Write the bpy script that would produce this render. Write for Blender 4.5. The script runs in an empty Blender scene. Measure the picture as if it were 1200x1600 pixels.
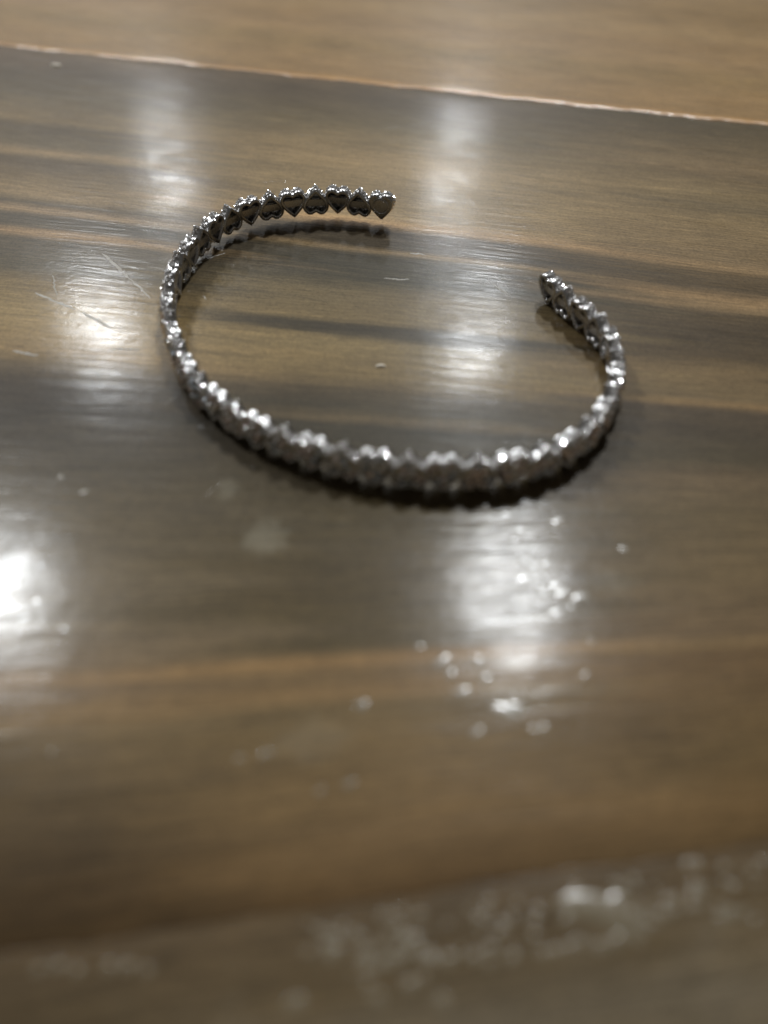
import bpy, bmesh, math, random
from math import radians, sin, cos, pi
from mathutils import Vector, Matrix
MM = 0.001
scene = bpy.context.scene
random.seed(7)

# ------------------------------------------------------------------ camera
PITCH = radians(47.5)
cam_data = bpy.data.cameras.new("camera")
cam = bpy.data.objects.new("camera", cam_data)
scene.collection.objects.link(cam)
cam.location = (0, 0, 60 * MM)
cam.rotation_euler = (pi / 2 - PITCH, 0, 0)
cam_data.sensor_fit = 'HORIZONTAL'
cam_data.sensor_width = 36
cam_data.lens = 36
cam_data.clip_start = 0.002
cam_data.clip_end = 50
cam_data.dof.use_dof = True
cam_data.dof.focus_distance = 0.119
cam_data.dof.aperture_fstop = 12.5
cam_data.dof.aperture_blades = 0
scene.camera = cam

# ------------------------------------------------------------------ room light
world = bpy.data.worlds.new("World")
scene.world = world
world.use_nodes = True
bg = world.node_tree.nodes["Background"]
bg.inputs["Color"].default_value = (1.0, 0.93, 0.82, 1)
bg.inputs["Strength"].default_value = 0.066

# ceiling downlights of the room: a grid of small round lamps two metres above the table
def ceiling_lamp(x, y, power, col=(0.95, 0.98, 1.0)):
    l = bpy.data.lights.new("ceiling_lamp", 'AREA')
    l.shape = 'DISK'
    l.size = 0.27
    l.energy = power
    l.color = col
    o = bpy.data.objects.new("ceiling_lamp", l)
    scene.collection.objects.link(o)
    o.location = (x, y, 2.06)
for gx in (-1.33, 0.42):
    for gy, p in ((1.57, 44), (3.1, 30), (4.75, 25)):
        ceiling_lamp(gx, gy, p)

scene.view_settings.view_transform = 'Standard'
scene.view_settings.look = 'None'
scene.view_settings.exposure = 0
scene.view_settings.gamma = 1

# ------------------------------------------------------------------ helpers
def link(o, parent=None):
    scene.collection.objects.link(o)
    if parent: o.parent = parent
    return o
def mesh_obj(name, me, parent=None, mat=None):
    if mat and not me.materials: me.materials.append(mat)
    return link(bpy.data.objects.new(name, me), parent)
def empty(name, loc=(0, 0, 0), parent=None):
    o = bpy.data.objects.new(name, None)
    o.empty_display_size = 0.01
    o.location = loc
    return link(o, parent)
def new_mat(name):
    m = bpy.data.materials.new(name)
    m.use_nodes = True
    nt = m.node_tree
    return m, nt, nt.nodes, nt.links, nt.nodes["Principled BSDF"]
class NB:                                    # tiny node builder
    def __init__(s, nt): s.nt = nt; s.n = nt.nodes; s.l = nt.links
    def put(s, sock, v):
        if hasattr(v, "links"): s.l.new(v, sock)
        else: sock.default_value = v
    def math(s, op, a, b=0.0, c=None, clamp=False):
        n = s.n.new("ShaderNodeMath"); n.operation = op; n.use_clamp = clamp
        s.put(n.inputs[0], a); s.put(n.inputs[1], b)
        if c is not None: s.put(n.inputs[2], c)
        return n.outputs[0]
    def vec(s, x, y, z=0.0):
        n = s.n.new("ShaderNodeCombineXYZ")
        s.put(n.inputs[0], x); s.put(n.inputs[1], y); s.put(n.inputs[2], z)
        return n.outputs[0]
    def noise(s, v, scale, detail=3, rough=.55, dist=0.0):
        n = s.n.new("ShaderNodeTexNoise")
        s.l.new(v, n.inputs["Vector"])
        n.inputs["Scale"].default_value = scale; n.inputs["Detail"].default_value = detail
        n.inputs["Roughness"].default_value = rough; n.inputs["Distortion"].default_value = dist
        return n.outputs["Fac"]
    def maprange(s, v, a, b, c=0.0, d=1.0, smooth=False):
        n = s.n.new("ShaderNodeMapRange")
        n.interpolation_type = 'SMOOTHSTEP' if smooth else 'LINEAR'
        s.put(n.inputs[0], v)
        for i, x in enumerate((a, b, c, d)): s.put(n.inputs[i + 1], x)
        return n.outputs[0]
    def ramp(s, v, stops, lo, hi):
        n = s.n.new("ShaderNodeValToRGB"); el = n.color_ramp.elements
        s.l.new(v, n.inputs[0])
        while len(el) < len(stops): el.new(0.5)
        for e, (p, r, g, b) in zip(el, stops):
            e.position = min(1, max(0, (p - lo) / (hi - lo))); e.color = (r, g, b, 1)
        return n.outputs[0]
    def mix(s, f, a, b, mode='MIX'):
        n = s.n.new("ShaderNodeMix"); n.data_type = 'RGBA'; n.blend_type = mode
        s.put(n.inputs[0], f); s.put(n.inputs[6], a); s.put(n.inputs[7], b)
        return n.outputs[2]
    def bump(s, h, dist, strength=1.0, normal=None):
        n = s.n.new("ShaderNodeBump")
        s.l.new(h, n.inputs["Height"]); n.inputs["Distance"].default_value = dist
        n.inputs["Strength"].default_value = strength
        if normal is not None: s.l.new(normal, n.inputs["Normal"])
        return n.outputs[0]

# ------------------------------------------------------------------ grain geometry of the table
# across the grain the boards are measured in "c" (mm at x = 0); the grain fans slightly
SLOPE = [(-400, .14), (16, .14), (37.5, .07), (56, -.02), (78, -.14), (117, -.243), (180, -.288), (900, -.288)]
def slope(c):
    for (a, sa), (b, sb) in zip(SLOPE, SLOPE[1:]):
        if c <= b:
            t = (c - a) / (b - a)
            return sa + (sb - sa) * t
    return SLOPE[-1][1]
def soft(x):
    a = abs(x)
    return x if a < 110 else math.copysign(110 + 50 * (1 - math.exp(-(a - 110) / 50)), x)
def grain_to_world(s, c):
    return s, c + slope(c) * soft(s)
def world_to_grain(x, y):
    c = y
    for _ in range(50): c = .5 * c + .5 * (y - slope(c) * soft(x))
    return x, c

# wood colour streaks across the grain, with shading baked in: (c in mm, colour) at the left, middle and right of the board
PROFILE = {  # near end painted darker for the shade of phone and photographer
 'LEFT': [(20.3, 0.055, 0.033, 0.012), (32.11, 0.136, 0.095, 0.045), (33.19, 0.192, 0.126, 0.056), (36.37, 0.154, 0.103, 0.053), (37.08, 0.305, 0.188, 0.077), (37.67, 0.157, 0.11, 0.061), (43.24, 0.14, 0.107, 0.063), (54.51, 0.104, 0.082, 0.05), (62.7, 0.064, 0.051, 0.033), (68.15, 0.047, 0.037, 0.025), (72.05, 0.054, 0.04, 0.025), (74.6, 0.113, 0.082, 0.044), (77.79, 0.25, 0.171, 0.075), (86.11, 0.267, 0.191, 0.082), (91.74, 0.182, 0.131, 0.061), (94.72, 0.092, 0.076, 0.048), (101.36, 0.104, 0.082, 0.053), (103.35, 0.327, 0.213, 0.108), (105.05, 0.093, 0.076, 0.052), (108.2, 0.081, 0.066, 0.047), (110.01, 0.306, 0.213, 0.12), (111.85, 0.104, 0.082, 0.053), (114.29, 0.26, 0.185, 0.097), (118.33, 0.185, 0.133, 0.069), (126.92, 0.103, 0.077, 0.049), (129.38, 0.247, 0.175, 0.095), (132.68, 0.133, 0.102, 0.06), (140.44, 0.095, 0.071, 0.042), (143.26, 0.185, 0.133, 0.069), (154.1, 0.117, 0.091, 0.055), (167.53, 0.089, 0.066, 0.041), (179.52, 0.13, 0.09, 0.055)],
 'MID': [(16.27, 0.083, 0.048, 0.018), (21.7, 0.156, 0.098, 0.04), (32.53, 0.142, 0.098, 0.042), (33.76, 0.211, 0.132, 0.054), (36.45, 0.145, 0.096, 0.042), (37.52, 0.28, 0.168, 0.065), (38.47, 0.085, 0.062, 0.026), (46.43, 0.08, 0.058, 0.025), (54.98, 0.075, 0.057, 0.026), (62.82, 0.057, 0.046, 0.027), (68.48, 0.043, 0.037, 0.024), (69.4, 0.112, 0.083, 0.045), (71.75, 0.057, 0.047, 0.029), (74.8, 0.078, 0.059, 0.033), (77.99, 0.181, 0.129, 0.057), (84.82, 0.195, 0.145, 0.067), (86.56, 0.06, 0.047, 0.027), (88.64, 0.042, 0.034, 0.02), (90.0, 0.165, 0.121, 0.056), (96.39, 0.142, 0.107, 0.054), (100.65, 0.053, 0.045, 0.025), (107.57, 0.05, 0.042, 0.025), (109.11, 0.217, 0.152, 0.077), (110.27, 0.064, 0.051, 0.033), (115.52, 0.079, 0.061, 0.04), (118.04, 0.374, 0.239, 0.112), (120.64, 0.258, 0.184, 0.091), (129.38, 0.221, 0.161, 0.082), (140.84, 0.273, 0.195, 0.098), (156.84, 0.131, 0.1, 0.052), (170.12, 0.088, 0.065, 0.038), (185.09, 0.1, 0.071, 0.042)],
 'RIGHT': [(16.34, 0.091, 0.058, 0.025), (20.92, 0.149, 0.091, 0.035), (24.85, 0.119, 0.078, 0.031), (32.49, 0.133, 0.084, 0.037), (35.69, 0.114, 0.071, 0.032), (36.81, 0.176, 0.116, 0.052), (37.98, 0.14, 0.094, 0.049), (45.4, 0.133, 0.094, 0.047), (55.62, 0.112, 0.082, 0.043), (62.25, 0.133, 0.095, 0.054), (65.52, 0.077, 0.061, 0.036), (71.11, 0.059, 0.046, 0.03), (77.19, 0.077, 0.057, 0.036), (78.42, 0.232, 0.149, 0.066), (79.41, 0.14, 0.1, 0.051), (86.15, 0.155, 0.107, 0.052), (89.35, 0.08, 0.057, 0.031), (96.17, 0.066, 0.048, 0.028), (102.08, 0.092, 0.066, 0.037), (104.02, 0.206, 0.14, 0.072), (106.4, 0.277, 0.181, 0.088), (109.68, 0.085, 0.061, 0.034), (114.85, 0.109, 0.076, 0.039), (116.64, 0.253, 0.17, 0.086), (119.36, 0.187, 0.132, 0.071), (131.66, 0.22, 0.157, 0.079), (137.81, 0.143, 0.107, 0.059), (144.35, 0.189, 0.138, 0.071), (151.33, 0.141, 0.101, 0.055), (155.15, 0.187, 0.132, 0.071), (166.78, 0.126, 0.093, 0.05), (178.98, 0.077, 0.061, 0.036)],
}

ALB = 1.06
def wood_material(name, mode):
    m, nt, N, L, P = new_mat(name)
    b = NB(nt)
    uv = N.new("ShaderNodeUVMap"); uv.uv_map = "grain"
    sep = N.new("ShaderNodeSeparateXYZ"); L.new(uv.outputs[0], sep.inputs[0])
    s = b.math('MULTIPLY', sep.outputs[0], 100.0); c = b.math('MULTIPLY', sep.outputs[1], 100.0)   # mm
    # wavering of the grain lines
    w1 = b.noise(b.vec(b.math('MULTIPLY', s, .02), b.math('MULTIPLY', c, .06), 1.7), 1.0, 2)
    w2 = b.noise(b.vec(b.math('MULTIPLY', s, .10), b.math('MULTIPLY', c, .35), 4.2), 1.0, 2)
    cw = b.math('ADD', c, b.math('ADD', b.math('MULTIPLY', b.math('SUBTRACT', w1, .5), 2.6), b.math('MULTIPLY', b.math('SUBTRACT', w2, .5), .9)))
    fine = b.noise(b.vec(b.math('MULTIPLY', s, .07), b.math('MULTIPLY', cw, 2.9), 0.0), 1.0, 5, .66)
    vfine = b.noise(b.vec(b.math('MULTIPLY', s, .30), b.math('MULTIPLY', cw, 6.0), 3.0), 1.0, 3, .6)
    pores = b.noise(b.vec(b.math('MULTIPLY', s, .45), b.math('MULTIPLY', cw, 5.5), 13.0), 1.0, 2, .5)
    speck = b.noise(b.vec(s, c, 17.0), 2.4, 3, .65)
    blotch = b.noise(b.vec(b.math('MULTIPLY', s, .06), b.math('MULTIPLY', cw, .12), 7.0), 1.0, 3, .6)
    if mode == 'main':
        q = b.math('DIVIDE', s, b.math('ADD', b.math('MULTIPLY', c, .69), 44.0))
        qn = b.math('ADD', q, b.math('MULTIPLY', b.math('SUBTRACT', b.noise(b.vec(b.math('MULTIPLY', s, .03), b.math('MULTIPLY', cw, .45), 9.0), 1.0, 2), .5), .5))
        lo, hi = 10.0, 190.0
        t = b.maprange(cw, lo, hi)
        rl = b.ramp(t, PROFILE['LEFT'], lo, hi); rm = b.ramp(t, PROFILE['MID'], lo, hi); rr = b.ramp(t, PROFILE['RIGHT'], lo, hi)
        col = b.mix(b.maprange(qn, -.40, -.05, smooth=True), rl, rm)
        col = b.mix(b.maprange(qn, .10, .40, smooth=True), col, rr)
    elif mode == 'upper':
        lo, hi = 180.0, 420.0
        t = b.maprange(cw, lo, hi)
        st = [(180, .42, .26, .13), (181.6, .36, .235, .13), (183.5, .25, .175, .105), (192, .27, .19, .115), (205, .235, .17, .10), (215, .28, .20, .125),
              (228, .24, .17, .105), (236, .29, .21, .13), (255, .21, .15, .09), (275, .26, .19, .12), (310, .20, .15, .09), (360, .26, .19, .12), (420, .22, .16, .1)]
        col = b.ramp(t, st, lo, hi)
    else:
        lo, hi = -160.0, 18.0
        t = b.maprange(cw, lo, hi)
        st = [(-160, .13, .10, .06), (-120, .15, .11, .07), (-70, .11, .08, .05), (-40, .13, .10, .065), (-10, .12, .095, .06), (2, .14, .11, .07), (8, .12, .097, .066), (11, .098, .072, .040), (15.0, .088, .061, .031), (17.5, .084, .056, .027)]
        col = b.ramp(t, st, lo, hi)
        wear = b.noise(b.vec(b.math('MULTIPLY', s, .16), b.math('MULTIPLY', c, .30), 21.0), 1.0, 4, .6)
        wear = b.math('ADD', wear, b.maprange(c, 3.0, 16.5, .06, -.22))
        col = b.mix(b.maprange(wear, .36, .62, 0.0, .5, True), col, (.13, .108, .08, 1))
    # fibre-level variation
    col = b.mix(1.0, col, b.ramp(fine, [(.22, .48, .47, .46), (.42, .86, .855, .85), (.55, 1.05, 1.05, 1.05), (.75, 1.52, 1.49, 1.42)], 0, 1), 'MULTIPLY')
    col = b.mix(1.0, col, b.ramp(vfine, [(.25, .66, .65, .63), (.5, 1, 1, 1), (.75, 1.30, 1.29, 1.27)], 0, 1), 'MULTIPLY')
    col = b.mix(1.0, col, b.ramp(blotch, [(0, .66, .66, .66), (.5, 1, 1, 1), (1, 1.35, 1.33, 1.28)], 0, 1), 'MULTIPLY')
    col = b.mix(1.0, col, b.ramp(pores, [(.28, .45, .43, .40), (.36, 1, 1, 1)], 0, 1), 'MULTIPLY')
    col = b.mix(1.0, col, b.ramp(speck, [(.28, .72, .71, .69), (.5, 1, 1, 1), (.70, 1.2, 1.19, 1.17), (.78, 1.75, 1.72, 1.66)], 0, 1), 'MULTIPLY')
    iso = b.vec(s, b.math('ADD', c, b.math('MULTIPLY', s, -.1)))
    if mode == 'main':   # dull greasy smudges on the lacquer
        for (sx, cy, rx, ry, a) in SMUDGES:
            nz = b.noise(iso, .55, 4, .65)
            dx = b.math('DIVIDE', b.math('SUBTRACT', s, sx), rx); dy = b.math('DIVIDE', b.math('SUBTRACT', c, cy), ry)
            d = b.math('ADD', b.math('SQRT', b.math('ADD', b.math('MULTIPLY', dx, dx), b.math('MULTIPLY', dy, dy))), b.math('MULTIPLY', b.math('SUBTRACT', nz, .5), 2.4))
            col = b.mix(b.maprange(d, 1.35, .3, 0.0, a, True), col, (.34, .33, .28, 1))
    col = b.mix(1.0, col, (ALB * .97, ALB * .918, ALB * .80, 1), 'MULTIPLY')
    hs = N.new('ShaderNodeHueSaturation'); hs.inputs['Saturation'].default_value = 1.12 if mode == 'upper' else .95
    L.new(col, hs.inputs['Color']); col = hs.outputs[0]
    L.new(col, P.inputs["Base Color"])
    # lacquer: gloss with worn, slightly hazy patches and the relief of the grain
    rg = b.noise(b.vec(b.math('MULTIPLY', s, .12), b.math('MULTIPLY', c, .5), 11.0), 1.0, 4, .65)
    P.inputs["Specular IOR Level"].default_value = .10
    L.new(b.maprange(rg, .3, .7, .38, .55), P.inputs["Roughness"])
    cwt = {'main': .26, 'upper': .20, 'lower': .24}[mode]
    haze = b.noise(b.vec(s, c, 31.0), .075, 5, .68)      # wiped and greasy areas of the varnish
    L.new(b.maprange(haze, .35, .65, cwt * .62, cwt * 1.3), P.inputs["Coat Weight"])
    P.inputs["Coat IOR"].default_value = 1.5
    L.new(b.math('ADD', b.maprange(rg, .3, .7, .095, .175), b.maprange(haze, .35, .65, .06, .0)), P.inputs["Coat Roughness"])
    r1 = b.noise(b.vec(b.math('MULTIPLY', s, .055), b.math('MULTIPLY', cw, .9), 2.0), 1.0, 2, .5)
    r2 = b.noise(b.vec(b.math('MULTIPLY', s, .22), b.math('MULTIPLY', cw, 4.0), 5.0), 1.0, 3, .6)
    r3 = b.noise(iso, .9, 2, .5)
    r4 = b.noise(iso, .22, 1, .5)
    h = b.math('ADD', b.math('MULTIPLY', r1, RELIEF[0]), b.math('MULTIPLY', r2, RELIEF[1]))
    h = b.math('ADD', h, b.math('ADD', b.math('MULTIPLY', r3, RELIEF[2]), b.math('MULTIPLY', r4, RELIEF[3])))
    bn = b.bump(h, MM)
    L.new(bn, P.inputs["Coat Normal"])
    L.new(bn, P.inputs["Normal"])
    return m
RELIEF = (.034, .011, .010, .022)      # mm of relief: grain ridges, fibres, orange peel, swell
SMUDGES = [(-12.2, 51.5, 2.2, 2.3, .26), (-17.0, 57.8, 1.2, 1.5, .16), (22, 45, 2.5, 2.0, .10), (-6, 30, 3.5, 2.0, .10), (10, 34, 2.5, 1.6, .09)]

# ------------------------------------------------------------------ table
table = empty("table", (0, 0, 0))
table["label"] = "lacquered brown plank table top with glossy lamp reflections under the bracelet"
table["category"] = "table"
def edge_noise(s, k):
    return (.30 * sin(s * .31 + k) + .22 * sin(s * .83 + 2 * k) + .16 * sin(s * 1.9 + 3 * k) + .10 * sin(s * 3.7 + k)) * .9
def board(c0, c1, mat, dz=0.0, r0=.5, r1=.5, n0=0.0, n1=0.0, gap=.12, ds=3.0):
    prof = []                                  # (c, z, which edge)
    prof += [(c0 + gap, -28, 0), (c0 + gap, -1.2 - r0, 0)]
    for k in range(7):
        a = k / 6 * pi / 2
        prof.append((c0 + gap + r0 * (1 - cos(a)), -r0 * (1 - sin(a)), 0))
    n = max(6, int((c1 - c0) / 4))
    for k in range(1, n): prof.append((c0 + (c1 - c0) * k / n, 0, -1))
    for k in range(7):
        a = (1 - k / 6) * pi / 2
        prof.append((c1 - gap - r1 * (1 - cos(a)), -r1 * (1 - sin(a)), 1))
    prof += [(c1 - gap, -1.2 - r1, 1), (c1 - gap, -28, 1)]
    ss = []
    s = -420.0
    while s <= 420.01:
        ss.append(s)
        s += .6 if abs(s) < 95 else 12
    me = bpy.data.meshes.new("board")
    V, F, UV = [], [], []
    for s in ss:
        for c, z, e in prof:
            cc = c + (n0 * edge_noise(s, c0) if e == 0 else n1 * edge_noise(s, c1) if e == 1 else 0)
            x, y = grain_to_world(s, cc)
            V.append((x * MM, y * MM, (z + dz) * MM)); UV.append((s / 100, cc / 100))
    m = len(prof)
    for i in range(len(ss) - 1):
        for j in range(m - 1):
            F.append((i * m + j, (i + 1) * m + j, (i + 1) * m + j + 1, i * m + j + 1))
    me.from_pydata(V, [], F)
    lay = me.uv_layers.new(name="grain")
    for lp in me.loops: lay.data[lp.index].uv = UV[lp.vertex_index]
    for p in me.polygons: p.use_smooth = True
    return mesh_obj("board", me, table, mat)
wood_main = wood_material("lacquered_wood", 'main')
wood_upper = wood_material("pale_lacquered_wood", 'upper')
wood_lower = wood_material("worn_lacquered_wood", 'lower')
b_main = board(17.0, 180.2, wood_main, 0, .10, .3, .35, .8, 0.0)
b_upper = board(180.2, 330, wood_upper, -.10, .3, .6, .8, .4, 0.02)
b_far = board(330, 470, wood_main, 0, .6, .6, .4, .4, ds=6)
b_lower = board(-110, 17.0, wood_lower, -.02, .6, .08, .4, .35, 0.0)

# ridge of pale filler and varnish standing in the far seam
fill, nt, N, L, P = new_mat("pale_seam_filler")
nb = NB(nt); tc = N.new("ShaderNodeTexCoord")
L.new(nb.mix(nb.noise(tc.outputs["Object"], 260, 3), (.42, .23, .10, 1), (.80, .50, .26, 1)), P.inputs["Base Color"])
P.inputs["Roughness"].default_value = .35; P.inputs["Coat Weight"].default_value = .8; P.inputs["Coat Roughness"].default_value = .12
def seam_ridge(c, dz):
    rnd = random.Random(4); V, F = [], []
    ss = [-300 + .7 * k for k in range(858)]
    wn = 0
    for s in ss:
        cc = c + .8 * edge_noise(s, c)
        wn = wn * .85 + rnd.uniform(-1, 1) * .16
        w = max(.16, .66 + s * .0048 + .18 * sin(s * .21) + .12 * sin(s * .57 + 1) + wn * .5); w = min(w, 1.3)
        h = .30 * w
        for k in range(7):
            a = pi * k / 6
            x, y = grain_to_world(s, cc - w * cos(a) * .8 + .1)
            V.append((x * MM, y * MM, (h * sin(a) - .06 + (dz if k > 3 else 0) * .5) * MM))
    for i in range(len(ss) - 1):
        for k in range(6): F.append((i * 7 + k, i * 7 + 7 + k, i * 7 + 8 + k, i * 7 + 1 + k))
    me = bpy.data.meshes.new("seam_filler"); me.from_pydata(V, [], F)
    for p in me.polygons: p.use_smooth = True
    return mesh_obj("seam_filler", me, b_main, fill)
seam_ridge(180.2, -.1)

# lacquer runs, beads and scratches
lac, nt, N, L, P = new_mat("clear_lacquer")
P.inputs["Base Color"].default_value = (.15, .12, .075, 1)
P.inputs["Roughness"].default_value = .3
P.inputs["Coat Weight"].default_value = .6
P.inputs["Coat Roughness"].default_value = .15
def dome_mesh(name, rx, ry, h, seed, seg=12, rings=4):
    rnd = random.Random(seed)
    ph = [rnd.uniform(0, 6.3) for _ in range(3)]
    V, F = [], []
    for k in range(rings + 1):
        t = k / rings
        rr = cos(t * pi / 2); z = sin(t * pi / 2) * h
        if k == rings:
            V.append((0, 0, z * MM)); break
        for j in range(seg):
            a = 2 * pi * j / seg
            w = 1 + .18 * sin(2 * a + ph[0]) + .1 * sin(3 * a + ph[1])
            V.append((rx * rr * w * cos(a) * MM, ry * rr * w * sin(a) * MM, (z - .02) * MM))
    for k in range(rings - 1):
        for j in range(seg):
            F.append((k * seg + j, k * seg + (j + 1) % seg, (k + 1) * seg + (j + 1) % seg, (k + 1) * seg + j))
    top = len(V) - 1
    for j in range(seg): F.append(((rings - 1) * seg + j, (rings - 1) * seg + (j + 1) % seg, top))
    me = bpy.data.meshes.new(name); me.from_pydata(V, [], F)
    for p in me.polygons: p.use_smooth = True
    return me
dome = [dome_mesh("lacquer_bead", 1, 1, .42, k) for k in range(4)]
for d in dome: d.materials.append(lac)
def bead(x, y, r, stretch=1.0, rz=0.0, parent=None, me=None, hs=None):
    o = link(bpy.data.objects.new("lacquer_bead", me or random.choice(dome)), parent or b_main)
    o.location = (x * MM, y * MM, 0)
    o.scale = (r * stretch, r, r * (hs or random.uniform(.10, .30)))
    o.rotation_euler = (0, 0, rz)
    return o
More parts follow.
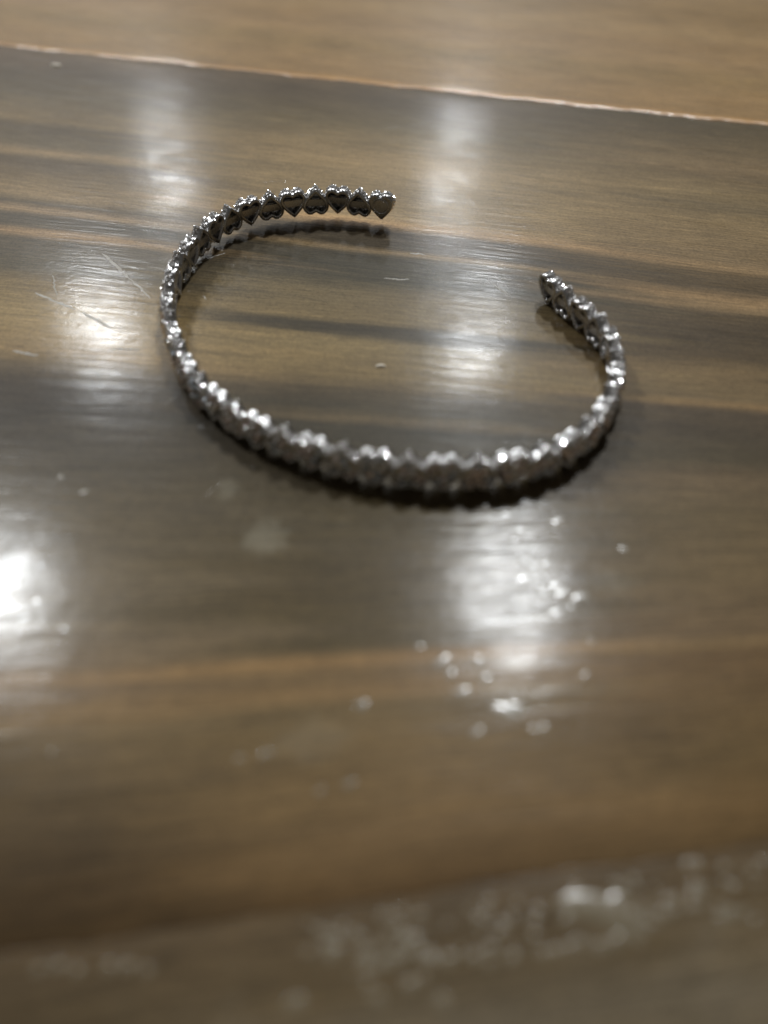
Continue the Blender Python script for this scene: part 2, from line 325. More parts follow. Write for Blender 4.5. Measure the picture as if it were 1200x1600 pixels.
BEADS = [  # x, y, radius (mm), stretch, turn, board (0 main, 1 lower)
    (14.23, 48.37, 0.39, 1.4898063027663566, -0.1560538001423049, 0),
    (14.98, 47.72, 0.39, 1.5631482736972484, -0.5213653689122243, 0),
    (16.3, 48.04, 0.34, 1.753722173886814, -0.2887751828063908, 0),
    (16.83, 45.26, 0.44, 1.8960803519594163, -0.03568379097306251, 0),
    (15.6, 44.48, 0.5, 1.4287178878294013, 0.1668817686529943, 0),
    (17.33, 44.48, 0.41, 1.5713745924566695, 0.44165436857195617, 0),
    (18.98, 43.95, 0.5, 1.6671266705813412, 0.20569377044351111, 0),
    (16.48, 42.16, 0.38, 1.6824072216581354, 0.10931949951758113, 0),
    (17.85, 42.75, 0.25, 1.027910576322775, 0.4386326843747347, 0),
    (13.47, 51.24, 0.37, 1.6469415316592229, 0.45457536030657797, 0),
    (14.1, 52.63, 0.34, 1.828988800825487, -0.1260439151991073, 0),
    (18.28, 53.89, 0.45, 1.4001589504456846, 0.5227040660454253, 0),
    (24.37, 49.96, 0.37, 1.0877088787577895, -0.43683736775919735, 0),
    (12.86, 54.7, 0.23, 1.8689321250083826, -0.07660576004708486, 0),
    (14.94, 46.04, 0.31, 1.2709235785829547, 0.008691580594871406, 0),
    (15.27, 45.26, 0.34, 1.315819439893162, 0.10208892888643617, 0),
    (13.71, 46.2, 0.38, 1.8137815937629975, 0.21837856396195998, 0),
    (5.18, 36.79, 0.45, 1.77076050975708, 0.5891875738425781, 0),
    (5.97, 35.54, 0.39, 1.1467896597739629, 0.43276503973952185, 0),
    (6.82, 33.76, 0.38, 1.814226386061013, 0.08292900416918814, 0),
    (9.05, 35.03, 0.45, 1.1900124853080385, 0.3979295163280251, 0),
    (8.54, 36.98, 0.38, 1.2564617157875846, -0.5238473074257247, 0),
    (10.42, 31.92, 0.62, 1.8908254134294231, -0.4937782882683259, 0),
    (11.34, 32.29, 0.56, 1.369415644611318, -0.4190815506566285, 0),
    (7.78, 29.86, 0.31, 1.69191269854961, 0.44732042955384166, 0),
    (12.65, 30.15, 0.27, 1.5530792756786278, -0.5460717078047566, 0),
    (13.48, 30.27, 0.33, 1.2978587314171066, 0.4570863686968297, 0),
    (17.88, 35.35, 0.22, 1.4548783362832396, 0.5982107344509319, 0),
    (19.1, 38.88, 0.17, 1.0692736342348708, 0.11971537055592085, 0),
    (3.21, 38.33, 0.25, 1.1776463707855775, -0.11047663725961099, 0),
    (-11.79, 27.61, 0.29, 1.1405790919122083, -0.5490770103345549, 0),
    (-9.74, 28.0, 0.36, 1.2824474679244826, 0.5503913116901461, 0),
    (-1.93, 32.41, 0.47, 1.3400103154709644, -0.047508440584914324, 0),
    (-2.82, 25.47, 0.3, 1.5794998465489543, 0.11478028608236457, 0),
    (-5.09, 24.89, 0.23, 1.5581135219007356, 0.528745506508756, 0),
    (-32.53, 58.0, 0.28, 1.3880723980878393, 0.2643735025729661, 0),
    (-35.75, 60.26, 0.25, 1.2709781750567344, 0.5733567797383624, 0),
    (-29.53, 40.07, 0.38, 1.4935874209181759, -0.5862510163629371, 0),
    (-33.08, 43.35, 0.33, 1.521968692417359, -0.5759365316344808, 0),
    (-34.03, 47.72, 0.27, 1.5689624817665038, -0.5279033872467324, 0),
    (-33.73, 41.5, 0.41, 1.419625386727037, 0.21513767764573033, 0),
    (-20.0, 71.15, 0.23, 1.6362552244293092, 0.28564114710244115, 0),
    (-27.41, 28.16, 0.15, 1.0545191232812177, 0.21122437138485217, 0),
    (15.19, 16.27, 1.19, 2.0, -0.2, 0),
    (16.69, 15.98, 1.19, 1.2, 0, 0),
    (17.54, 15.44, 0.73, 1.2, 0.5, 0),
    (16.38, 14.21, 0.47, 1.2, 0.3706444643090059, 1),
    (18.08, 14.82, 0.41, 1.2, -0.19910217745322384, 1),
    (15.18, 13.81, 0.4, 1.2, -0.03495029629089663, 1),
    (13.67, 14.13, 0.34, 1.2, 0.07413750053319135, 1),
    (12.95, 13.81, 0.3, 1.2, -0.14397969140159478, 1),
    (12.02, 13.57, 0.33, 1.2, -0.10883592852803448, 1),
    (2.02, 14.21, 0.44, 1.2, -0.14986347104247139, 1),
    (4.42, 13.02, 0.43, 1.2, -0.10467681977843679, 1),
    (3.18, 13.02, 0.4, 1.2, 0.07649720468602916, 1),
    (0.44, 13.02, 0.46, 1.2, -0.15967682130752855, 1),
    (-0.44, 12.63, 0.33, 1.2, -0.09827172693686653, 1),
    (0.89, 13.81, 0.3, 1.2, 0.21781872995529683, 1),
    (6.2, 13.18, 0.36, 1.2, -0.378463035992536, 1),
    (7.27, 12.83, 0.3, 1.2, 0.055406401656465765, 1),
    (8.85, 13.1, 0.36, 1.2, 0.1881385453428076, 1),
    (-1.8, 14.37, 0.3, 1.2, -0.1519866436719256, 1),
    (-3.55, 13.41, 0.5, 1.2, -0.2219697257654472, 1),
    (-5.9, 10.52, 0.48, 1.2, 0.24304613631593064, 1),
    (3.85, 10.56, 0.45, 1.2, -0.20904385848172646, 1),
    (-0.43, 10.74, 0.39, 1.2, -0.25008452726564645, 1),
    (1.73, 11.49, 0.39, 1.2, -0.05181254357374321, 1),
    (2.61, 11.87, 0.29, 1.2, 0.15845312533987987, 1),
    (24.21, 15.64, 0.41, 1.2, -0.31852664589450286, 1),
    (24.23, 16.49, 0.35, 1.2, -0.14242721230298844, 1),
    (25.71, 16.06, 0.34, 1.2, -0.13299707964105972, 1),
    (22.69, 19.35, 0.32, 1.2, 0.2668311132458471, 1),
    (23.4, 19.35, 0.32, 1.2, -0.04925541395089039, 1),
    (21.17, 16.27, 0.28, 1.2, 0.2844281551879092, 1),
    (23.2, 17.79, 0.32, 1.2, -0.264572613954852, 1),
    (-17.59, 12.63, 0.36, 1.2, -0.1306318119640954, 1),
    (-18.89, 12.55, 0.33, 1.2, 0.12018590103399585, 1),
    (-22.43, 12.63, 0.36, 1.2, 0.307918617537031, 1),
    (-23.69, 12.44, 0.3, 1.2, -0.039118252571822, 1),
    (-21.04, 12.36, 0.3, 1.2, -0.21997772582169217, 1),
    (-16.22, 12.4, 0.3, 1.2, -0.30326454023177085, 1),
    (11.1, 13.41, 0.3, 1.2, 0.02370210264671463, 1),
    (19.08, 15.23, 0.34, 1.2, -0.24735695531880328, 1),
    (22.79, 16.6, 0.2, 1.4843358509001723, 0.14193725649665312, 1),
    (23.06, 17.66, 0.22, 1.0778134826776642, -0.20805710912944664, 1),
    (22.47, 17.1, 0.24, 1.251862710274751, -0.09047788355094011, 1),
    (26.72, 16.39, 0.17, 1.0027970767498875, 0.4432678359191088, 1),
    (25.19, 16.04, 0.36, 1.5564263286468032, -0.27790926372767877, 1),
    (20.7, 16.85, 0.33, 1.3977923203170945, 0.019014976645753356, 1),
    (4.53, 15.31, 0.15, 1.3532066314114517, -0.21298882275822528, 1),
    (22.82, 16.3, 0.15, 1.5421655690802054, 0.19370560729725483, 1),
    (26.53, 15.47, 0.27, 1.0078866980122678, 0.2452982673109616, 1),
    (0.48, 15.88, 0.21, 1.397737662582897, 0.024964135415824873, 1),
    (8.69, 13.91, 0.21, 1.1514849065482187, 0.361664716459667, 1),
    (11.16, 16.23, 0.32, 1.211104978117957, -0.3026663279367907, 1),
    (13.06, 15.57, 0.32, 1.5530599067641793, 0.30605103916291365, 1),
    (23.71, 17.76, 0.14, 1.3771643261800497, 0.3625545680543598, 1),
    (-3.67, 14.02, 0.25, 1.253790402640281, -0.0270999869472075, 1),
    (21.55, 15.94, 0.14, 1.032900153585876, -0.37313671375673374, 1),
    (-1.1, 11.51, 0.31, 1.0516768046412075, 0.0021200067549312918, 1),
    (5.35, 13.69, 0.2, 1.2107737349828949, 0.14691361330178399, 1),
    (15.05, 16.57, 0.21, 1.0742530143005107, 0.055525943662888655, 1),
    (19.47, 16.03, 0.22, 1.0479407380524315, -0.3214438554423932, 1),
    (7.59, 16.83, 0.23, 1.4806965457354755, 0.12292651002509136, 1),
    (9.62, 16.7, 0.22, 1.2976909611823124, 0.20288066055587384, 1),
    (9.14, 15.84, 0.19, 1.3215024304543022, 0.1951691477738473, 1),
    (-2.98, 15.18, 0.23, 1.255513033853617, 0.37966928651999243, 1),
    (28.29, 19.44, 0.33, 1.1573078354661954, -0.03585678569558726, 1),
    (-1.16, 12.52, 0.31, 1.3973737620553006, 0.3873435000343588, 1),
    (22.65, 17.93, 0.27, 1.0618799469394422, 0.08775876996354759, 1),
    (-5.29, 15.33, 0.17, 1.4645824121922562, -0.45568713898057944, 1),
    (-2.2, 12.23, 0.17, 1.0140924215681133, 0.3415355745874389, 1),
    (-1.23, 12.85, 0.32, 1.4041208616581013, 0.33618195128701034, 1),
    (28.93, 19.61, 0.15, 1.4604511226578236, 0.011325743265501065, 1),
    (19.82, 17.65, 0.17, 1.449378952830643, 0.4345623445013135, 1),
    (-3.32, 14.6, 0.32, 1.145275637500061, -0.3202275585683221, 1),
    (3.11, 13.41, 0.27, 1.452125985663937, -0.10627005060839634, 1),
    (7.31, 16.04, 0.23, 1.0499562921017018, 0.00030961062955914276, 1),
    (28.78, 17.04, 0.23, 1.4484454004485514, -0.339379508679576, 1),
    (18.68, 16.45, 0.26, 1.2902325354047475, 0.1429530039508039, 1),
    (26.81, 19.26, 0.18, 1.0575164385048674, 0.2481548077128919, 1),
    (27.36, 18.81, 0.31, 1.1116666203869199, -0.2326426375504409, 1),
    (1.42, 14.63, 0.27, 1.1889085170691722, -0.2676948245503682, 1),
    (18.49, 15.57, 0.3, 1.2479204085255788, 0.3536394729060973, 1),
    (14.94, 16.36, 0.2, 1.1305629267121582, -0.47687524357368327, 1),
    (11.24, 16.17, 0.22, 1.1932252935287162, 0.2742045511588622, 1),
    (-0.48, 13.81, 0.35, 1.2877539174325259, 0.09900064174649903, 1),
    (10.61, 14.5, 0.26, 1.2887795909916884, 0.2207090189484845, 1),
    (25.32, 19.21, 0.24, 1.4401530647956626, 0.46025887165849166, 1),
    (10.72, 15.48, 0.3, 1.4052104893442883, 0.45871469540426, 1),
    (24.36, 16.34, 0.19, 1.11377390075833, -0.24137697266429847, 1),
    (1.01, 15.08, 0.34, 1.1530047588186387, 0.36509893868135057, 1),
    (9.19, 15.47, 0.16, 1.5003574859220583, -0.2082366121103948, 1),
    (6.9, 15.62, 0.27, 1.405304417028913, -0.4931163040594446, 1),
    (6.19, 16.28, 0.19, 1.351063236932617, 0.45533730454730237, 1),
    (8.0, 14.75, 0.26, 1.0715060199052875, -0.2252387547772826, 1),
    (17.38, 14.56, 0.34, 1.0581433915839575, 0.441287545119989, 1),
    (7.33, 13.67, 0.31, 1.4543939968216946, -0.20446597290857338, 1),
    (18.43, 17.69, 0.2, 1.4525138152142576, 0.4613263632247624, 1),
    (18.45, 18.26, 0.27, 1.0679776310930356, -0.006119277263559875, 1),
    (6.73, 15.46, 0.27, 1.1091878726147162, 0.14566780425756765, 1),
    (16.91, 18.05, 0.18, 1.5339515503644163, 0.15537131171105623, 1),
    (-1.18, 13.63, 0.21, 1.432286421878288, 0.09743279531700544, 1),
    (13.88, 16.22, 0.29, 1.2746223128544054, -0.1875572742356998, 1),
    (0.62, 12.8, 0.3, 1.325881075453123, 0.23963871145139815, 1),
    (6.88, 14.38, 0.19, 1.230027809978155, 0.37254018438252656, 1),
    (-3.97, 14.72, 0.31, 1.212465620973326, -0.16713736247239008, 1),
    (8.49, 15.35, 0.26, 1.4630262288565707, -0.1471154354661276, 1),
    (24.15, 16.45, 0.16, 1.067610865374022, 0.2789830633248863, 1),
    (19.86, 16.06, 0.18, 1.1135017137248446, -0.08334466315694777, 1),
    (20.4, 15.94, 0.27, 1.087882693974029, -0.10158057661208786, 1),
    (12.98, 16.56, 0.2, 1.4689977658972917, -0.4699125450678382, 1),
    (22.86, 17.33, 0.35, 1.5695936775856238, -0.1168536967341044, 1),
    (14.0, 17.41, 0.37, 1.411978081048769, -0.20059647488816068, 1),
    (25.11, 18.1, 0.25, 1.3608183839491843, 0.22683438386052823, 1),
    (-5.26, 13.51, 0.24, 1.3141838146374527, -0.0394665509543789, 1),
    (1.24, 16.17, 0.26, 1.022237358150137, 0.0004470417354104361, 1),
    (17.39, 17.79, 0.36, 1.5352302185562665, -0.36441221485107955, 1),
    (22.23, 16.41, 0.28, 1.0303641931363214, -0.1400989844028443, 1),
    (2.55, 13.4, 0.34, 1.1938705116287496, 0.37051075953098656, 1),
    (18.68, 15.84, 0.17, 1.5149747289974702, 0.10112592410554777, 1),
    (27.45, 17.95, 0.22, 1.484008184992148, 0.4317399640630004, 1),
    (25.5, 19.23, 0.25, 1.454109654817981, -0.014998239906056976, 1),
    (-1.65, 13.7, 0.18, 1.0964933561898507, -0.002859961440567327, 1),
    (18.97, 16.42, 0.26, 1.253266702033827, 0.14924227065607, 1),
    (8.37, 14.88, 0.18, 1.5396467702265388, 0.21969201606980082, 1),
    (7.3, 16.16, 0.27, 1.1343081919985716, -0.49729944911454926, 1),
    (1.73, 13.54, 0.31, 1.0860863023492893, -0.04001225133373221, 1),
    (1.28, 14.3, 0.23, 1.1009654893132348, -0.4725173626895336, 1),
    (-1.62, 13.48, 0.17, 1.2941650875723412, -0.44028225659141274, 1),
    (-4.66, 14.89, 0.29, 1.030669657465407, -0.09669677138972288, 1),
    (8.21, 14.92, 0.14, 1.5793160016078307, -0.2810895126941594, 1),
    (-2.18, 14.75, 0.28, 1.207815453019833, -0.3760544091879232, 1),
    (-3.6, 13.8, 0.3, 1.1650533034561015, 0.28783930049825146, 1),
    (10.55, 14.69, 0.19, 1.1594884933387335, 0.314669276304247, 1),
    (16.56, 16.67, 0.22, 1.0562295260580807, 0.1823986354126962, 1),
    (28.91, 17.79, 0.15, 1.0543206603187683, -0.32966605199103727, 1),
    (-4.12, 13.9, 0.15, 1.3925870456236364, 0.40030084797176524, 1),
    (1.44, 13.25, 0.31, 1.550425371609069, 0.4400898416238018, 1),
    (-4.21, 14.05, 0.2, 1.364159497461466, 0.4465394571002984, 1),
    (-2.4, 14.65, 0.16, 1.233918043437286, -0.16581796454998488, 1),
    (17.82, 14.29, 0.34, 1.1047785990124928, 0.23979446190971077, 1),
    (20.06, 15.92, 0.35, 1.2176952710823303, -0.08527719647848286, 1),
    (2.49, 15.88, 0.32, 1.2883689955405786, -0.23054253443381922, 1),
    (0.41, 14.66, 0.3, 1.232079730701995, -0.012886076847213879, 1),
    (-0.14, 15.86, 0.3, 1.0137721858447621, -0.03307198664548905, 1),
    (21.2, 17.04, 0.19, 1.5061929708779342, 0.14237982821794126, 1),
    (25.68, 17.81, 0.34, 1.269942600130059, 0.39689432731843344, 1),
    (20.36, 17.27, 0.16, 1.2395998170385312, 0.45569103148361156, 1),
    (-1.78, 13.2, 0.26, 1.066079140232474, -0.41911091043107307, 1),
]
for x, y, r, st, rz, k in BEADS: bead(x, y, r, st, rz, (b_main, b_lower)[k])


speck_mat, nt, N, L, P = new_mat("pale_crumb")
P.inputs["Base Color"].default_value = (.62, .55, .44, 1); P.inputs["Roughness"].default_value = .6
for x, y, r, lab in [(-0.41, 80.37, 0.49, 'white crumb on the bare wood inside the bracelet curve'), (-74.23, 192.04, 1.01, 'beige flake beside the far seam near the left side of the table')]:
    o = mesh_obj("crumb", dome_mesh("crumb", r * 1.2, r * .8, r * .5, int(x * 9)), None, speck_mat); o.location = (x * MM, y * MM, .01 * MM)
    o["label"] = lab; o["category"] = "crumb"; o["group"] = "pale crumbs on the table"


scuff, nt, N, L, P = new_mat("scuffed_lacquer")
P.inputs["Base Color"].default_value = (.33, .30, .25, 1)
P.inputs["Roughness"].default_value = .35
def scratch(x0, y0, x1, y1, w, parent=None, wob=.25, mat=None):
    """a raised double lip of torn lacquer"""
    rnd = random.Random(int(x0 * 31 + y1 * 17))
    n = 26
    d = Vector((x1 - x0, y1 - y0)); ln = d.length; d /= ln; nn = Vector((-d.y, d.x))
    V, F = [], []
    off = 0
    for k in range(n + 1):
        t = k / n
        off = off * .7 + rnd.uniform(-wob, wob) * .3
        ww = .75 * w * (math.sin(pi * min(1, max(0.02, t)))) ** .5 * rnd.uniform(.5, 1.3) + .01
        c = Vector((x0, y0)) + d * ln * t + nn * off
        for q, z in ((-1, -.01), (-.45, .16), (0, .02), (.45, .14), (1, -.01)):
            p = c + nn * ww * q
            V.append((p.x * MM, p.y * MM, z * ww * MM))
    for k in range(n):
        for j in range(4): F.append((k * 5 + j, k * 5 + j + 1, (k + 1) * 5 + j + 1, (k + 1) * 5 + j))
    me = bpy.data.meshes.new("scratch"); me.from_pydata(V, [], F)
    return mesh_obj("scratch", me, parent or b_main, mat or scuff)
for a in [(-43.15, 108.72, -37.02, 101.0, 0.35), (-37.29, 101.35, -33.14, 96.22, 0.25), (-42.02, 92.65, -36.91, 88.79, 0.42), (-50.02, 97.56, -43.08, 93.29, 0.3), (-48.96, 102.42, -46.8, 96.89, 0.2), (-28.65, 105.88, -24.35, 108.91, 0.13), (-25.78, 96.89, -25.26, 95.89, 0.1), (-36.21, 84.11, -31.55, 83.97, 0.3), (-48.71, 83.68, -45.01, 82.56, 0.35), (3.93, 108.91, 6.36, 108.34, 0.25), (15.82, 99.78, 18.01, 96.89, 0.2), (0.0, 101.53, 3.75, 101.17, 0.25)]: scratch(*a)

rs = random.Random(12)
for gx, gy, sp in ((-40, 86, 16), (10, 90, 14), (15, 150, 18), (-50, 150, 18), (7, 52, 8), (-25, 60, 9), (30, 120, 20)):
    for k in range(4):
        x, y = gx + rs.gauss(0, sp), gy + rs.gauss(0, sp * .6); a = rs.uniform(-.9, .9); ln = rs.uniform(1, 6)
        scratch(x, y, x + ln * cos(a), y + ln * sin(a), rs.uniform(.025, .055), b_main, .3, lac)

# ------------------------------------------------------------------ bracelet
metal, nt, N, L, P = new_mat("polished_silver")
nb = NB(nt)
geo = N.new("ShaderNodeTexCoord")
nz = nb.noise(geo.outputs["Object"], 700, 5, .7)
P.inputs["Metallic"].default_value = 1
L.new(nb.mix(nz, (.34, .335, .335, 1), (.84, .83, .825, 1)), P.inputs["Base Color"])
L.new(nb.maprange(nz, .3, .7, .18, .36), P.inputs["Roughness"])
gem, nt, N, L, P = new_mat("clear_stone")
P.inputs["Base Color"].default_value = (1.0, .985, .98, 1)
P.inputs["Metallic"].default_value = .9
P.inputs["Roughness"].default_value = .20
P.inputs["Coat Weight"].default_value = 1.0
P.inputs["Coat IOR"].default_value = 2.0
P.inputs["Coat Roughness"].default_value = .08

D = .96                              # half depth of a heart link (mm)
HALF = [(0, 1.62), (.50, 1.95), (1.10, 2.02), (1.66, 1.66), (2.06, 1.02), (2.02, .30), (1.68, -.48), (1.14, -1.16), (.46, -1.84), (.12, -2.14), (0, -2.20)]
def heart_pts(per=2):
    P = [Vector(p) for p in HALF]
    Q = [Vector((-P[1].x, P[1].y))] + P + [Vector((-P[-2].x, P[-2].y))]
    half = []
    for i in range(1, len(Q) - 2):
        for k in range(per):
            t = k / per; a, b_, c, d = Q[i - 1:i + 3]
            v = .5 * (2 * b_ + (c - a) * t + (2 * a - 5 * b_ + 4 * c - d) * t * t + (3 * b_ - a - 3 * c + d) * t ** 3)
            if i == 1 and k == 0: v = P[0]
            half.append((max(0, v.x), v.y))
    half.append(tuple(P[-1]))
    return half + [(-x, z) for x, z in half[-2:0:-1]]
HP = heart_pts()
def inset(d):
    """outline moved inwards by d mm along its normals (clockwise outline: inward is to the right)"""
    n = len(HP); res = []
    for i in range(n):
        p0, p, p1 = Vector(HP[i - 1]), Vector(HP[i]), Vector(HP[(i + 1) % n])
        a = (p - p0).normalized(); c = (p1 - p).normalized()
        t = (a + c).normalized() if (a + c).length > 1e-6 else Vector((1, 0))
        nrm = Vector((t.y, -t.x))
        m = min(1.5, 1 / max(.3, nrm.dot(Vector((a.y, -a.x)))))
        q = p + nrm * d * m
        if p.x * q.x < 0: q.x = 0
        res.append((q.x, q.y))
    return res
def scaled(k, zc=.15): return [(x * k, (z - zc) * k + zc) for x, z in HP]
def heart_mesh(kind):
    bm = bmesh.new()
    def ring(pts, y): return [bm.verts.new((x * MM, y * MM, z * MM)) for x, z in pts]
    def bridge(a, c, smooth=True):
        n = len(a)
        for i in range(n):
            f = bm.faces.new((a[i], a[(i + 1) % n], c[(i + 1) % n], c[i])); f.smooth = smooth
    def cap(r, y, flip=False):
        c = bm.verts.new((0, y * MM, .15 * MM)); n = len(r)
        for i in range(n): bm.faces.new((r[i], c, r[(i + 1) % n]))
    if kind == 'open':                           # hollow back with a polished bar across it
        fl = ring(scaled(.56), -D + 1.15)
        cap(fl, -D + 1.15)
        seq = [(inset(.66), -D + 1.05), (inset(.56), -D + .42), (inset(.52), -D + .14), (inset(.44), -D + .02), (inset(.34), -D), (inset(.12), -D + .03), (inset(.0), -D + .15)]
        y0, y1 = -D + .34, -D + .9
        q = [(-1.62, .60), (1.62, .60), (1.15, -.46), (-1.15, -.46)]
        fr = [bm.verts.new((x * MM, y0 * MM, z * MM)) for x, z in q]; bk = [bm.verts.new((x * MM, y1 * MM, z * MM)) for x, z in q]
        bm.faces.new(fr); bm.faces.new(bk[::-1])
        for k in range(4): bm.faces.new((fr[k], bk[k], bk[(k + 1) % 4], fr[(k + 1) % 4]))
    else:
        fl = ring(scaled(.30), -D + .06)
        cap(fl, -D + .06)
        seq = [(inset(.50), -D + .06), (inset(.30), -D + .03), (inset(.14), -D + .05), (inset(.0), -D + .2)]
    prev = fl
    for pts, y in seq:
        r = ring(pts, y); bridge(prev, r); prev = r
    def flute(d, lo):                            # radial ribs of the gallery
        A, B = inset(lo), inset(d)
        return [A[i] if i % 2 else B[i] for i in range(len(A))]
    for pts, y, sm in ((inset(.0), -D + .5, 1), (inset(.05), -D + .62, 0), (flute(.03, .16), -D + .72, 0), (flute(.02, .18), D - .66, 0), (flute(-.04, .10), D - .52, 0), (inset(.04), D - .40, 0), (inset(.26), D - .36, 0), (inset(.40), D - .48, 0), (inset(.8), D - .30, 0)):
        r = ring(pts, y); bridge(prev, r, bool(sm)); prev = r
    cap(prev, D - .14)
    base_faces = set(bm.faces)
    rnd = random.Random(5)
    n = len(HP)                                  # claws: small faceted grains round the outer rim
    IN = inset(.10)
    for i in range(0, n, 2):
        x, z = IN[i]
        tx, tz = rnd.uniform(-.35, .35), rnd.uniform(-.35, .35)
        def gr(r, y, k, o=0.0):
            a = i * .7 + (k + o) * pi / 3
            return bm.verts.new(((x + r * cos(a) + tx * (y - D + .4) * .5) * MM, (y + r * (tx * cos(a) + tz * sin(a))) * MM, (z + r * sin(a) + tz * (y - D + .4) * .5) * MM))
        l0 = [gr(.15, D - .62, k) for k in range(6)]; l1 = [gr(.20, D - .34, k, .5) for k in range(6)]; l2 = [gr(.12, D - .26, k) for k in range(6)]
        for k in range(6):
            k1 = (k + 1) % 6
            bm.faces.new((l0[k], l0[k1], l1[k])); bm.faces.new((l0[k1], l1[k1], l1[k]))
            bm.faces.new((l1[k], l2[k1], l2[k])); bm.faces.new((l1[k], l1[k1], l2[k1]))
        bm.faces.new(l2)
    for yy, off in ((D - .50, 1), (D - .95, 0)):
        O = inset(.06)
        for i in range(off, n, 2):
            x, z = O[i]
            p0, p1 = Vector(O[i - 1]), Vector(O[(i + 1) % n]); tt = (p1 - p0).normalized()
            U = Vector((-tt.y, 0, tt.x)); T = Vector((tt.x, 0, tt.y)); Y = Vector((0, 1, 0))
            U = (U + T * rnd.uniform(-.55, .55) + Y * rnd.uniform(-.5, .5)).normalized(); T = (T - U * T.dot(U)).normalized(); Y = U.cross(T)
            C = Vector((x, yy + rnd.uniform(-.08, .08), z))
            def g2(r, u, k, o=0.0):
                a = (k + o) * pi / 3
                p = C + (T * cos(a) + Y * sin(a)) * r + U * u
                return bm.verts.new(p * MM)
            R0 = rnd.uniform(.17, .25)
            l0 = [g2(R0 * .9, -.15, k) for k in range(6)]; l1 = [g2(R0, .06, k, .5) for k in range(6)]; l2 = [g2(R0 * .6, .20, k) for k in range(6)]
            for k in range(6):
                k1 = (k + 1) % 6
                bm.faces.new((l0[k], l0[k1], l1[k])); bm.faces.new((l0[k1], l1[k1], l1[k]))
                bm.faces.new((l1[k], l2[k1], l2[k])); bm.faces.new((l1[k], l1[k1], l2[k1]))
            bm.faces.new(l2)
    for f in bm.faces:
        if f not in base_faces: f.material_index = 1
    bmesh.ops.recalc_face_normals(bm, faces=bm.faces)
    me = bpy.data.meshes.new("heart_link"); bm.to_mesh(me); bm.free()
    me.materials.append(metal); me.materials.append(gem)
    return me
def stone_mesh():
    V, F = [], []
    for r, y, n, o in ((.36, -.12, 8, 0), (.44, 0, 8, 0), (.36, .14, 8, .39), (.22, .27, 8, 0)):
        for k in range(n):
            a = 2 * pi * k / n + o
            V.append((r * cos(a) * MM, y * MM, r * sin(a) * MM))
    for q in range(3):
        for k in range(8):
            a, b2, c, d = q * 8 + k, q * 8 + (k + 1) % 8, (q + 1) * 8 + (k + 1) % 8, (q + 1) * 8 + k
            F += [(a, d, b2), (b2, d, c)]
    F.append(tuple(range(31, 23, -1)))
    me = bpy.data.meshes.new("stone"); me.from_pydata(V, [], F)
    bm = bmesh.new(); bm.from_mesh(me); bmesh.ops.recalc_face_normals(bm, faces=bm.faces); bm.to_mesh(me); bm.free()
    me.materials.append(gem)
    return me
STONE_AT = [(-1.42, .92), (-.72, 1.42), (0, .98), (.72, 1.42), (1.42, .92), (-.92, .28), (0, .06), (.92, .28), (-.46, -.62), (.46, -.62), (0, -1.36)]

PATH = [(-0.3, 118.0, 3.20), (-3.8, 118.9, 3.20), (-7.4, 120.0, 3.20), (-10.9, 119.6, 3.20), (-14.6, 119.0, 3.15), (-18.0, 118.0, 3.10), (-21.3, 116.5, 3.00), (-24.0, 114.0, 2.90), (-26.2, 110.9, 2.80), (-28.0, 106.6, 2.70), (-29.0, 102.2, 2.60), (-29.6, 97.8, 2.50), (-29.5, 93.0, 2.40), (-28.4, 87.2, 2.35), (-26.2, 80.9, 2.30), (-23.3, 74.7, 2.30), (-19.5, 69.9, 2.30), (-14.5, 65.4, 2.30), (-7.0, 61.4, 2.30), (0.0, 59.3, 2.30), (6.8, 58.6, 2.30), (13.8, 59.3, 2.30), (18.1, 60.9, 2.30), (21.7, 63.5, 2.30), (24.8, 67.3, 2.30), (27.3, 72.3, 2.30), (28.5, 76.3, 2.30), (28.8, 80.2, 2.30), (28.3, 84.1, 2.30), (26.8, 87.9, 2.30), (25.1, 91.1, 2.30), (23.3, 95.0, 2.30)]
def catmull(P, n=24):
    out = []
    Q = [2 * Vector(P[0]) - Vector(P[1])] + [Vector(p) for p in P] + [2 * Vector(P[-1]) - Vector(P[-2])]
    for i in range(1, len(Q) - 2):
        for k in range(n):
            t = k / n; a, b_, c, d = Q[i - 1:i + 3]
            out.append(.5 * (2 * b_ + (c - a) * t + (2 * a - 5 * b_ + 4 * c - d) * t * t + (3 * b_ - a - 3 * c + d) * t ** 3))
    out.append(Vector(P[-1]))
    return out
curve = catmull(PATH)
acc = [0]
for p, q in zip(curve, curve[1:]): acc.append(acc[-1] + (q - p).length)
NH = 43
def at(d):
    d = min(max(d, 0), acc[-1])
    for i in range(len(acc) - 1):
        if acc[i + 1] >= d:
            t = (d - acc[i]) / max(1e-9, acc[i + 1] - acc[i]); return curve[i].lerp(curve[i + 1], t)
    return curve[-1]
cx, cy = 0.0, 88.0
bracelet = empty("bracelet", (cx * MM, cy * MM, 0))
bracelet["label"] = "open silver cuff bracelet of linked stone-set hearts standing on the wooden table"
bracelet["category"] = "bracelet"
open_heart, closed_heart, stone = heart_mesh('open'), heart_mesh('closed'), stone_mesh()
stones = [stone]
for tint in ((.98, .84, .79, 1), (.80, .88, .98, 1)):  # pink and blue base tints paint in the stones' coloured glints
    g2 = gem.copy(); g2.name = "clear_stone_fire_tint"; g2.node_tree.nodes["Principled BSDF"].inputs["Base Color"].default_value = tint
    s2 = stone.copy(); s2.materials.clear(); s2.materials.append(g2); stones.append(s2)
step = acc[-1] / (NH - 1)
loose = []                                 # stones past the individual limit, joined
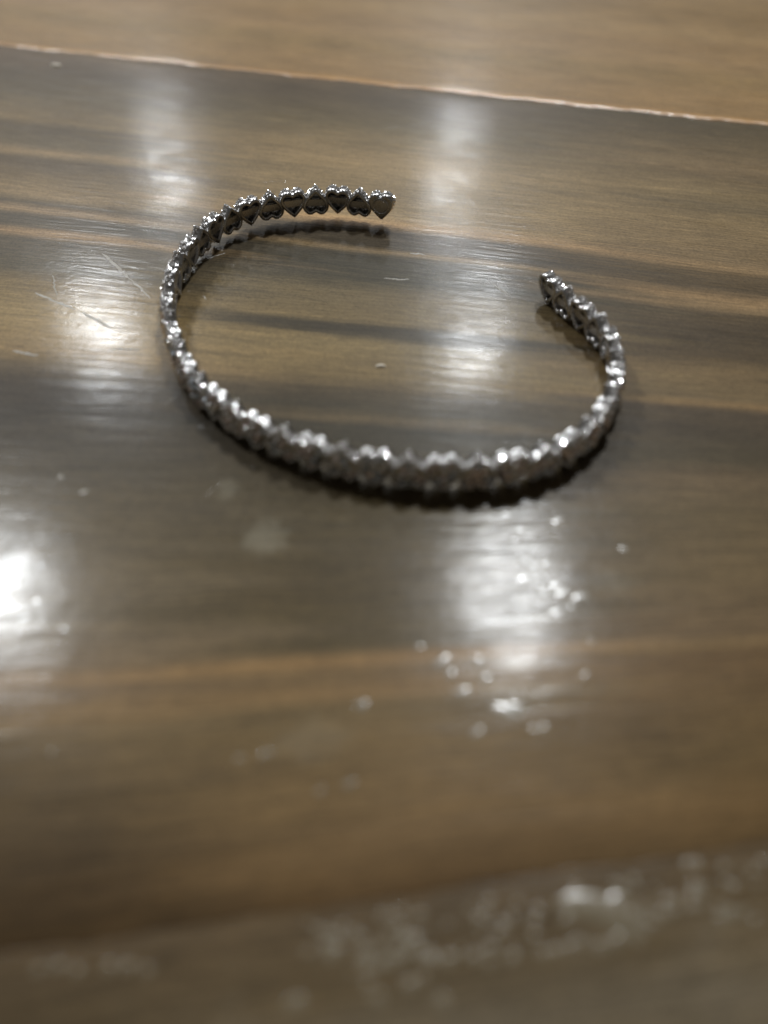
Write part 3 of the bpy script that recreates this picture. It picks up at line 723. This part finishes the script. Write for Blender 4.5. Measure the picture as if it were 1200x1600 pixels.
for i in range(NH):
    p = at(i * step)
    tg = at(i * step + 1.2) - at(i * step - 1.2); tg.z *= .6; tg.normalize()
    outw = Vector((-tg.y, tg.x, 0)); outw = -outw if outw.dot(Vector((p.x - cx, p.y - cy, 0))) < 0 else outw
    outw.normalize(); up = Vector((0, 0, 1))
    xa = outw.cross(up)
    down = (i % 2 == 0)
    R = Matrix((xa, outw, up)).transposed().to_4x4()
    tilt = Matrix.Rotation(random.uniform(-.06, .06), 4, 'Y') @ Matrix.Rotation(.07 + random.uniform(-.04, .04), 4, 'X') @ Matrix.Rotation(random.uniform(-.05, .05), 4, 'Z')
    flip = Matrix.Identity(4) if down else Matrix.Rotation(pi, 4, 'Y')
    sc = .985 * random.uniform(.985, 1.015)
    M = R @ tilt @ flip @ Matrix.Scale(sc, 4)
    o = link(bpy.data.objects.new("heart_link", closed_heart if i == 0 else open_heart), bracelet)
    dz = .0 if down else .0
    M4 = Matrix.Translation(Vector(((p.x - cx) * MM, (p.y - cy) * MM, (p.z + dz) * MM))) @ M
    o.matrix_basis = M4
    if i == 0:                             # the end link is closed by a round plate
        bm = bmesh.new()
        rr = [(0, -.02), (.98, .0), (1.06, .06), (1.12, .05), (1.18, -.03), (1.32, -.10), (1.38, .1)]
        pr = None
        for r, y in rr[1:]:
            rg = [bm.verts.new((r * cos(k * pi / 16) * MM, (-D + y - .05) * MM, (r * sin(k * pi / 16) + .22) * MM)) for k in range(32)]
            if pr:
                for k in range(32): bm.faces.new((pr[k], pr[(k + 1) % 32], rg[(k + 1) % 32], rg[k])).smooth = True
            else: bm.faces.new(rg)
            pr = rg
        bmesh.ops.recalc_face_normals(bm, faces=bm.faces)
        me = bpy.data.meshes.new("end_plate"); bm.to_mesh(me); bm.free()
        mesh_obj("end_plate", me, o, metal)
    for (x, z) in STONE_AT:
        nv = Vector((.42 * x, 1, .42 * (z - .1))); dome_y = D - .04 - .17 * (x * x + (z - .1) ** 2) * .8
        rm = Matrix.Translation((x * MM, dome_y * MM, z * MM)) @ Vector((0, 1, 0)).rotation_difference(nv).to_matrix().to_4x4() @ Matrix.Rotation(random.uniform(0, pi), 4, 'Y') @ Matrix.Rotation(random.uniform(-.75, .75), 4, 'X')
        if 9 <= i < 38:
            st = link(bpy.data.objects.new("stone", random.choice((stone, stones[1], stones[2]))), o); st.matrix_basis = rm
        else: loose.append(M4 @ rm)
bm = bmesh.new()
for M in loose:
    b2 = len(bm.verts); bm.from_mesh(stone); bm.verts.ensure_lookup_table()
    bmesh.ops.transform(bm, matrix=M, verts=bm.verts[b2:])
me = bpy.data.meshes.new("small_stones"); bm.to_mesh(me); bm.free(); me.materials.append(gem)
o = mesh_obj("small_stones", me, bracelet); o["kind"] = "stuff"
